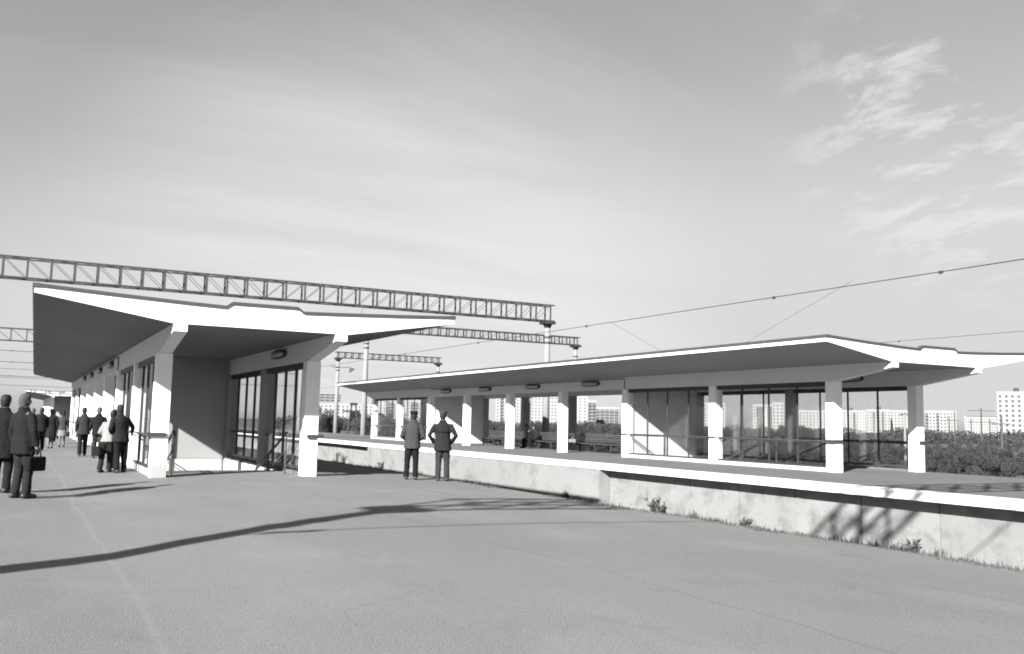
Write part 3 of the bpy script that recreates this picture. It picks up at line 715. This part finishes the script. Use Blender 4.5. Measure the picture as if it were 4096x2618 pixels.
# two men standing at the platform edge
person('man in dark cap and grey jacket standing with hands in front at platform edge', up(9.05, 22.6), R(-22), 1.75, 'cloth_grey', 'cloth_black', .80, ('front', 'front'), 0, .12, 'cap', 'cloth_black', voxel=.016, girth=1.06, leanx=.025)
person('man in pale cap and dark yoked jacket, hands in pockets, at platform edge', up(9.78, 22.25), R(-24), 1.80, 'cloth_char', 'cloth_mid', .76, ('pocket', 'pocket'), 0, .11, 'cap', 'cloth_grey', voxel=.016, seam=True, girth=1.10, leanx=-.02)
# men in the left foreground
person('man in long black coat at the outer end of the near platform', up(-.25, 20.2), R(-30), 1.84, 'cloth_black', 'cloth_dark', .62, ('down', 'down'), .03, .10, 'hair', 'hair_dark', voxel=.016, girth=1.1, leanx=-.02)
_, aj = person('grey haired man in dark jacket standing and carrying a black bag', up(.10, 18.95), R(-52), 1.86, 'cloth_dark', 'cloth_char', .74, ('down', 'down'), .03, .10, 'hair', 'hair_grey', voxel=.016, girth=1.10, leanx=-.07)
bag((.29, 18.74, .50 + zA(.3)), R(-52), 'black boxy bag held by the grey haired man', (.13, .36, .26))
# the couple leaning together by the first pillar
person('dark haired man in dark suit standing by the first pillar', up(2.36, 26.05), R(20), 1.74, 'cloth_char', 'cloth_black', .80, ('front', 'wide'), .04, .11, 'hair', 'hair_dark', girth=1.08, leanx=-.08)
person('woman in pale jacket leaning beside the man in the dark suit', up(2.02, 26.35), R(-35), 1.60, 'cloth_pale', 'cloth_char', .86, ('front', 'down'), .10, .08, 'long', 'hair_dark', lean=.10, leanx=.10)
bag((1.80, 26.2, .38), R(30), 'dark handbag carried by the woman in the pale jacket', (.12, .34, .25))
person('person with dark hair hidden between the leaning couple', up(2.25, 26.9), R(0), 1.62, 'cloth_black', 'cloth_black', .82, ('down', 'down'), 0, .08, 'long', 'hair_dark')
# walkers farther on
person('man in dark grey suit striding along the pavilion, arm swinging', up(2.02, 36.6), R(-4), 1.72, 'cloth_mid', 'cloth_dark', .78, ('swing', 'fore'), .16, .08, 'hair', 'hair_dark', girth=1.1)
person('man in black suit walking beside the grey suited man', up(2.38, 34.7), R(4), 1.72, 'cloth_dark', 'cloth_mid', .80, ('fore', 'swing'), -.13, .08, 'hair', 'hair_grey', girth=1.08)
person('woman in pale skirt walking with a bag in front of the suited men', up(1.72, 46.8), R(-10), 1.62, 'cloth_grey', 'cloth_light', .84, ('swing', 'fore'), .2, .07, 'long', 'hair_dark', skirt=.52)
bag((1.98, 46.7, .40), R(0), 'dark bag swinging beside the woman in the pale skirt', (.1, .34, .24))
person('woman in long dark coat and boots walking away', up(1.22, 45.6), R(3), 1.70, 'cloth_char', 'cloth_black', .50, ('down', 'down'), .12, .08, 'hatted', 'cloth_black', skirt=.5)
person('person in dark coat walking just ahead of the woman in boots', up(.90, 50.5), R(0), 1.70, 'cloth_dark', 'cloth_black', .60, ('down', 'fore'), .12, .08, 'hair', 'hair_dark')
person('person in grey coat half hidden behind the bag carrying man', up(.52, 49.0), R(0), 1.74, 'cloth_mid', 'cloth_dark', .62, ('down', 'down'), .1, .08, 'hair', 'hair_grey')
person('short person in grey coat walking under the far eave', up(1.60, 55.5), R(0), 1.66, 'cloth_mid', 'cloth_dark', .6, ('down', 'fore'), .14, .08, 'hair', 'hair_dark')
person('distant walker in pale coat ahead of the crowd', up(2.05, 60), R(0), 1.64, 'cloth_light', 'cloth_dark', .6, ('down', 'down'), .12, .08, 'long', 'hair_dark')
person('stout person in black coat walking far ahead of the suited men', up(1.78, 63.0), R(2), 1.66, 'cloth_black', 'cloth_black', .58, ('down', 'fore'), .12, .09, 'hair', 'hair_dark', girth=1.15)
person('man in black jacket at the far side of the walking crowd', up(.78, 43.0), R(-2), 1.76, 'cloth_dark', 'cloth_black', .78, ('swing', 'fore'), .14, .08, 'hair', 'hair_dark', girth=1.05)
person('woman in dark coat and pale scarf deep in the crowd', up(1.42, 52.5), R(2), 1.64, 'cloth_char', 'cloth_dark', .55, ('down', 'down'), .1, .08, 'hatted', 'cloth_light')
person('tall man in dark coat deep in the crowd', up(1.02, 57.5), R(0), 1.80, 'cloth_dark', 'cloth_black', .6, ('down', 'swing'), .12, .08, 'hair', 'hair_dark')
# seated on the benches across the tracks
person('person in black sitting on the bench with a pale parcel', (25.16, 41.5, .1), R(95), 1.70, 'cloth_black', 'cloth_dark', .84, ('lap', 'lap'), head='hair', sit=True, lean=.12)
person('hunched person in dark coat on the middle bench', (25.16, 45.2, .1), R(90), 1.72, 'cloth_dark', 'cloth_black', .84, ('lap', 'lap'), head='hatted', hairm='cloth_black', sit=True, lean=.3)
person('person in dark jacket seated next to the hunched one', (25.16, 44.5, .1), R(82), 1.70, 'cloth_char', 'cloth_black', .84, ('lap', 'lap'), head='hair', sit=True, lean=.2)
bag((25.2, 40.85, .535), R(80), 'pale parcel lying on the bench beside the sitter', (.22, .34, .17), 'cloth_pale', .05)

# ------------------------------------------------------------------ vegetation
def leafcloud(seed, n, blobs, size, mname, name='foliage'):
    rd = random.Random(seed); b = MB()
    for i in range(n):
        bl = rd.choices(blobs, [q[3] for q in blobs])[0]
        while True:
            d = Vector((rd.uniform(-1, 1), rd.uniform(-1, 1), rd.uniform(-1, 1)))
            if .02 < d.length < 1: break
        d = d.normalized() * (d.length ** .45)
        c = Vector(bl[0]) + Vector((d.x * bl[1], d.y * bl[1], d.z * bl[2]))
        nrm = (d + Vector((rd.gauss(0, .7), rd.gauss(0, .7), rd.gauss(0, .7) + .3))).normalized()
        t1 = nrm.orthogonal().normalized(); t1 = Matrix.Rotation(rd.uniform(0, 6.28), 3, nrm) @ t1; t2 = nrm.cross(t1)
        s = size * rd.uniform(.6, 1.4); k = len(b.v)
        b.v += [tuple(c - t1 * s), tuple(c - t2 * s * .5 + nrm * s * .1), tuple(c + t1 * s), tuple(c + t2 * s * .5 + nrm * s * .1)]
        b.face((k, k + 1, k + 2, k + 3))
    return b.mesh(name, mname)
SH = []
for sd in range(7):
    rd = random.Random(100 + sd); blobs = []
    for i in range(rd.randint(8, 12)):
        a = rd.uniform(0, 6.28); rr = rd.uniform(0, 1.35); zz = rd.uniform(.7, 2.25) * (1 - .22 * rr)
        r_b = rd.uniform(.4, .8); blobs.append(((rr * math.cos(a), rr * math.sin(a), zz), r_b, r_b * rd.uniform(.7, 1.0), r_b ** 2))
    for i in range(3): blobs.append(((rd.uniform(-.9, .9), rd.uniform(-.9, .9), rd.uniform(2.3, 2.8)), .28, .42, .09))
    fo = leafcloud(sd, 9500, blobs, .055, 'leaf')
    stm = MB()
    for i in range(5):
        a = rd.uniform(0, 6.28); q = rd.uniform(.5, 1.1)
        stm.tube([(0.12 * math.cos(a), .12 * math.sin(a), -.1), (q * .5 * math.cos(a), q * .5 * math.sin(a), .8), (q * math.cos(a), q * math.sin(a), 1.8)], [.05, .035, .012], 6)
    SH.append((fo, stm.mesh('stem', 'bark')))
def shrub(x, y, s, i, sz=1.0):
    t = thing('shrub', 'leafy shrub in the thicket behind the far platform', 'shrub', (x, y, -1.36), RND.uniform(0, 6.28), 'shrubs of the thicket behind the far platform')
    t.scale = (s, s, s * sz); a, b = SH[i % len(SH)]; put('foliage', a, t); put('stem', b, t)
i = 0
for X, st, y0, y1 in ((49, 2.1, 10, 112), (53.5, 2.5, 8, 118), (56.7, 2.8, 8, 118), (61, 3.2, 6, 130), (70, 4.6, 4, 150), (84, 7, 10, 170)):
    yy = y0
    while yy < y1:
        s = RND.uniform(.76, 1.02); s *= .84 if yy < .95 * X else 1.06; shrub(X + RND.uniform(-1.5, 1.5), yy + RND.uniform(-.8, .8), s, i, RND.uniform(.86, 1.06)); i += 1; yy += st
for (x, y, s) in ((40, 131, 1.45), (44, 128, 1.35), (47.5, 126, 1.45), (50, 136, 1.3), (36, 128, 1.5), (53, 122, 1.3), (42.5, 140, 1.35), (57, 128, 1.3), (61, 140, 1.4)):
    shrub(x, y, s, i); i += 1
# conifers / taller dark shrub by the pylon
fw = []
rd = random.Random(5)
for kk in range(260):
    a = R(rd.uniform(14, 66)); dist = rd.uniform(230, 480); x, y = dist * math.sin(a), dist * math.cos(a); h = rd.uniform(1.6, 3.8)
    fw.append(((x, y, -1.3 + h * .45), rd.uniform(4, 8), h * .6, 1))
o = put('distant_wood', leafcloud(77, 110000, fw, .34, 'leaf_far', 'distant_wood')); tag(o, 'low belt of trees in front of the apartment blocks', 'trees', kind='stuff')
# weeds at the foot of the far platform wall and along the near edge
def blades(seed, spots, hmin, hmax, per, wd=.016, spread=.12):
    rd = random.Random(seed); b = MB()
    for (x, y, z, sc) in spots:
        for q in range(per):
            px, py = x + rd.gauss(0, spread * .5), y + rd.gauss(0, spread); h = rd.uniform(hmin, hmax) * sc; a = rd.uniform(0, 6.28); ln = rd.uniform(.1, .7) * h
            k = len(b.v); dx, dy = math.cos(a), math.sin(a); wx, wy = -dy * wd, dx * wd
            b.v += [(px - wx, py - wy, z), (px + wx, py + wy, z), (px + dx * ln * .4 + wx * .8, py + dy * ln * .4 + wy * .8, z + h * .65), (px + dx * ln * .4 - wx * .8, py + dy * ln * .4 - wy * .8, z + h * .65), (px + dx * ln, py + dy * ln, z + h)]
            b.face((k, k + 1, k + 2, k + 3)); b.face((k + 3, k + 2, k + 4))
    return b
rd = random.Random(11); spots = []
yy = 4.
while yy < 60:
    spots.append((17.92 if yy > 27.3 else 18.28, yy, -1.36, rd.choice((.35, .5, .5, .7, .9)) * (1 + .5 * math.sin(yy * .9)))); yy += rd.uniform(.1, .35)
o = blades(3, spots, .08, .30, 30, .009).build('wall_foot_grass', 'weed'); tag(o, 'ragged grass along the foot of the far platform wall', 'grass', kind='stuff')
spots = []
yy = 5.
while yy < 46:
    if rd.random() < .8: spots.append((10.08 + rd.uniform(-.08, .06), yy, -.09, rd.choice((.25, .4, .5, .7, 1.0)) * (1 + .4 * math.sin(yy * 1.3))))
    yy += rd.uniform(.06, .3)
o = blades(4, spots, .03, .10, 22, .005, .14).build('edge_grass', 'weed'); tag(o, 'short weeds rooted along the near platform edge', 'grass', kind='stuff')
def weed(x, y, z, h, sd, label):
    t = thing('weed', label, 'weed', (x, y, z), 0, 'tall weeds by the far platform wall'); rd = random.Random(sd)
    b = MB(); lf = MB()
    for q in range(5):
        a = rd.uniform(0, 6.28); e = (rd.uniform(.05, .22) * math.cos(a), rd.uniform(.15, .3) * math.sin(a), h * rd.uniform(.7, 1)); b.tube([(0, 0, 0), (e[0] * .4, e[1] * .4, e[2] * .6), e], [.008, .006, .003], 5)
        for w_ in range(26):
            f = rd.uniform(.25, 1); c = Vector((e[0] * f ** 1.3, e[1] * f ** 1.3, e[2] * f)); d = Vector((rd.gauss(0, 1), rd.gauss(0, 1), rd.gauss(.3, .6))).normalized(); t1 = d.orthogonal().normalized(); k = len(lf.v); s = rd.uniform(.03, .07)
            lf.v += [tuple(c), tuple(c + d * s + t1 * s * .4), tuple(c + d * s * 2), tuple(c + d * s - t1 * s * .4)]; lf.face((k, k + 1, k + 2, k + 3))
    b.build('stem', 'weed', t); lf.build('leaves', 'weed', t)
for k, (y, h) in enumerate(((24.6, .62), (24.2, .4), (29.3, .4), (20.3, .30), (14.8, .36), (49, .6), (57, .8), (55.5, .7))):
    weed(18.24 if y < 27.3 else 17.8, y, -1.36, h, 40 + k, 'tall leafy weed standing against the far platform wall')

# ------------------------------------------------------------------ the city behind
def block(label, p0, p1, ztop, floors, cols, depth=14, m='panel_white', fine=False, strips=(), wm='window_mid', name='apartment_block', roofbox=(), zb=-1.4):
    a = Vector((p0[0], p0[1], 0)); b = Vector((p1[0], p1[1], 0)); d = b - a; md = ((a + b) / 2).normalized(); tg = Vector((md.y, -md.x, 0)); L = abs(d.dot(tg)); d = tg; rz = math.atan2(d.y, d.x)
    t = thing(name, label, 'building', (a.x, a.y, zb), rz, 'panel apartment blocks on the skyline')
    H = ztop - zb
    MB().box(0, L, 0, depth, 0, H).build('wall', m, t)
    MB().box(-.2, L + .2, -.2, depth + .2, H, H + .5).build('parapet', m, t)
    fh = 2.8; cw = L / cols; wn = MB(); wmesh = MB().box(-.75, .75, -.06, .02, 0, 1.5).box(-.9, .9, -.09, .02, -.16, 0, 1).mesh('window', [wm, 'panel_white'])
    bal = MB()
    for f in range(floors):
        z = H - 1.2 - fh * (f + 1) + 1.0
        if z < 0: break
        for c in range(cols):
            xx = cw * (c + .5)
            if c in strips:
                bal.box(xx - cw * .46, xx + cw * .46, -1.1, 0, z - .9, z + .1); wn.box(xx - cw * .42, xx + cw * .42, -.04, .02, z + .1, z + 1.7); continue
            if fine: put('window', wmesh, t, (xx, 0, z))
            else: wn.box(xx - min(.8, cw * .3), xx + min(.8, cw * .3), -.05, .02, z, z + 1.45)
    if wn.v: wn.build('windows', wm, t, kind='stuff')
    if bal.v: bal.build('balconies', 'balcony', t, kind='stuff')
    sm = MB()
    for f in range(1, floors): sm.box(.05, L - .05, -.025, .02, H - 1.2 - fh * f - .06, H - 1.2 - fh * f + .06)
    sm.build('panel_joints', 'panel_seam', t, kind='stuff')
    for (x0, x1, h) in roofbox: MB().box(x0, x1, depth * .3, depth * .7, H + .5, H + .5 + h).build('roof_house', 'roof_plant', t)
    # side windows so that the block is whole from elsewhere
    sw = MB()
    for f in range(floors):
        z = H - 1.2 - fh * (f + 1) + 1.0
        if z < 0: break
        for q in (.3, .7): sw.box(-.05, .02, depth * q - .7, depth * q + .7, z, z + 1.4); sw.box(L - .02, L + .05, depth * q - .7, depth * q + .7, z, z + 1.4)
    sw.build('side_windows', wm, t, kind='stuff')
    return t
b1 = block('low pale apartment block carrying a dark rooftop sign', (225.2, 789), (251.6, 775.1), 15.1, 5, 8, wm='window_mid')
sg = MB()
for k in range(4):
    x0 = 3.5 + 4.6 * k
    for zz in (0, 2.4, 4.8): sg.box(x0, x0 + 3.8, .0, .3, zz + 1.6, zz + 2.9)
    for xx in (x0, x0 + 1.75, x0 + 3.5): sg.box(xx, xx + .35, .3, .55, 0, 7.7)
sgt = sg.build('rooftop_sign', 'steel_dark', b1, (0, 3, 17.0))
block('pale apartment block with faint window rows beside the thin pylon', (261.1, 804.1), (279.4, 794.5), 15.4, 5, 6)
block('wide white apartment block behind the far glazed bays', (290.8, 821.9), (336.6, 797.8), 20.6, 7, 14, strips=(3, 4, 9, 10))
block('white tower block with dark balcony stripes seen between the white pillars', (362.9, 714.7), (381.2, 705.1), 29.1, 10, 6, strips=(1, 4))
block('tall plain white apartment block behind the bench sitters', (391.6, 722.1), (409.9, 712.4), 31.3, 11, 7, strips=(2,))
block('narrow white tower block right beside a concrete mast', (382.5, 659.1), (389.1, 655.6), 27.6, 9, 3)
block('tall white block with a blank end wall seen in the last open bay', (433.9, 711.6), (449.4, 703.4), 27, 9, 4, m='panel_white')
block('slim block end with stacked dark balconies', (433.8, 678.1), (440.2, 674.8), 22.2, 8, 2, strips=(0, 1), wm='window_dark')
block('lower white slab block with long balcony bands', (483.9, 743.1), (503.6, 732.7), 18.2, 6, 5, strips=(0, 1, 2, 3, 4))
block('white slab block behind the first glazed bay of the long pavilion', (540, 678.7), (572.6, 661.5), 23.8, 8, 11, strips=(3, 7))
block('long white slab block with ragged balcony rows behind the mullions', (574.4, 626.7), (594.9, 615.8), 22.7, 8, 8, strips=(1, 2, 5, 6))
block('narrow pale tower block behind the glazing', (546.2, 573.3), (554.6, 568.9), 23, 8, 3)
block('low pale block behind the front corner pillar', (640.6, 637.6), (663, 625.8), 19.2, 6, 8)
block('white block with regular window grid just past the front pillar', (708.5, 647), (727.5, 637), 20.9, 7, 7, strips=(3,), roofbox=((6, 9, 2.2),))
block('white block with a roof house, left of the thin lamp post', (712.3, 622.2), (732.4, 611.6), 21.7, 7, 8, strips=(2, 5), roofbox=((9, 13, 2.6),))
block('white block behind the thin lamp post', (749.4, 625.3), (766.3, 616.4), 22, 7, 6)
block('white block with a column of dark balconies beside the last pillar', (692.7, 541.9), (709.2, 533.2), 19.7, 7, 6, strips=(0, 3), wm='window_dark')
block('pale block adjoining the one with dark balconies', (712, 541), (724, 534.8), 20.3, 7, 5, m='panel_pale')
block('low white block in the gap, left of the tall masts', (813.6, 592), (827, 584.9), 17.5, 6, 6, strips=(2,))
block('low white block between the masts and the big tower', (855, 604.2), (868.9, 596.9), 18.3, 6, 6, strips=(3,))
block('big white tower block with a regular grid of dark square windows', (503.9, 345.2), (530, 331.4), 25.6, 9, 8, fine=True, wm='window_dark', roofbox=((8.5, 11.5, 2.4),))
# masts and pylons in the middle distance
def pole(label, x, y, ztop, r=.12, arms=(), cat='mast', m='steel_mid'):
    t = thing('slender_mast', label, cat, (x, y, -1.36), 0, 'slender masts in the middle distance')
    MB().tube([(0, 0, 0), (0, 0, ztop + 1.36)], [r, r * .7], 8).build('mast', m, t)
    for (z, l) in arms: MB().tube([(-l / 2, l / 2, z + 1.36), (l / 2, -l / 2, z + 1.36)], r * .45, 6).build('crossarm', m, t)
pole('tall slender mast in front of the pale block', 142.3, 106.5, 4.3, .13, ((3.6, 2.0),))
pole('slender mast just left of the low white block', 143, 106, 5.2, .12)
pole('slender mast with crossarms between the low white blocks', 147.1, 103.8, 5.9, .15, ((5.4, 3), (4.4, 3.4), (3.4, 3)))
pole('thick dark mast in front of the big tower block', 150.2, 102.2, 4.6, .24, ((3.2, 2.2),))
lp = thing('lamp_post', 'thin white lamp post with a small bracket lamp behind the pavilion', 'lamp post', (50.2, 40.8, -1.36))
MB().tube([(0, 0, 0), (0, 0, 3.95)], [.10, .06], 10).build('post', 'mast_concrete', lp, smooth=True)
MB().tube([(-.25, .2, 3.9), (0, 0, 3.95), (.45, -.35, 3.85)], .035, 6).build('bracket', 'steel_dark', lp)
MB().tube([(.45, -.35, 3.86), (.5, -.39, 3.6)], [.08, .22], 10).build('lamp_head', 'lamp_housing', lp)
py = thing('lattice_pylon', 'dark two legged pylon with crossarms above the bushes', 'pylon', (50.9, 154.7, -1.36))
for s in (-1, 1): MB().tube([(s * .9, -s * .3, 0), (s * .35, -s * .1, 5.6)], [.22, .12], 6).build('leg', 'steel_dark', py)
MB().box(-1.9, 1.2, -.1, .1, 4.15, 4.4).build('crossarm', 'steel_dark', py); MB().box(-.6, .6, -.3, .3, 5.3, 5.75).build('head', 'steel_dark', py)
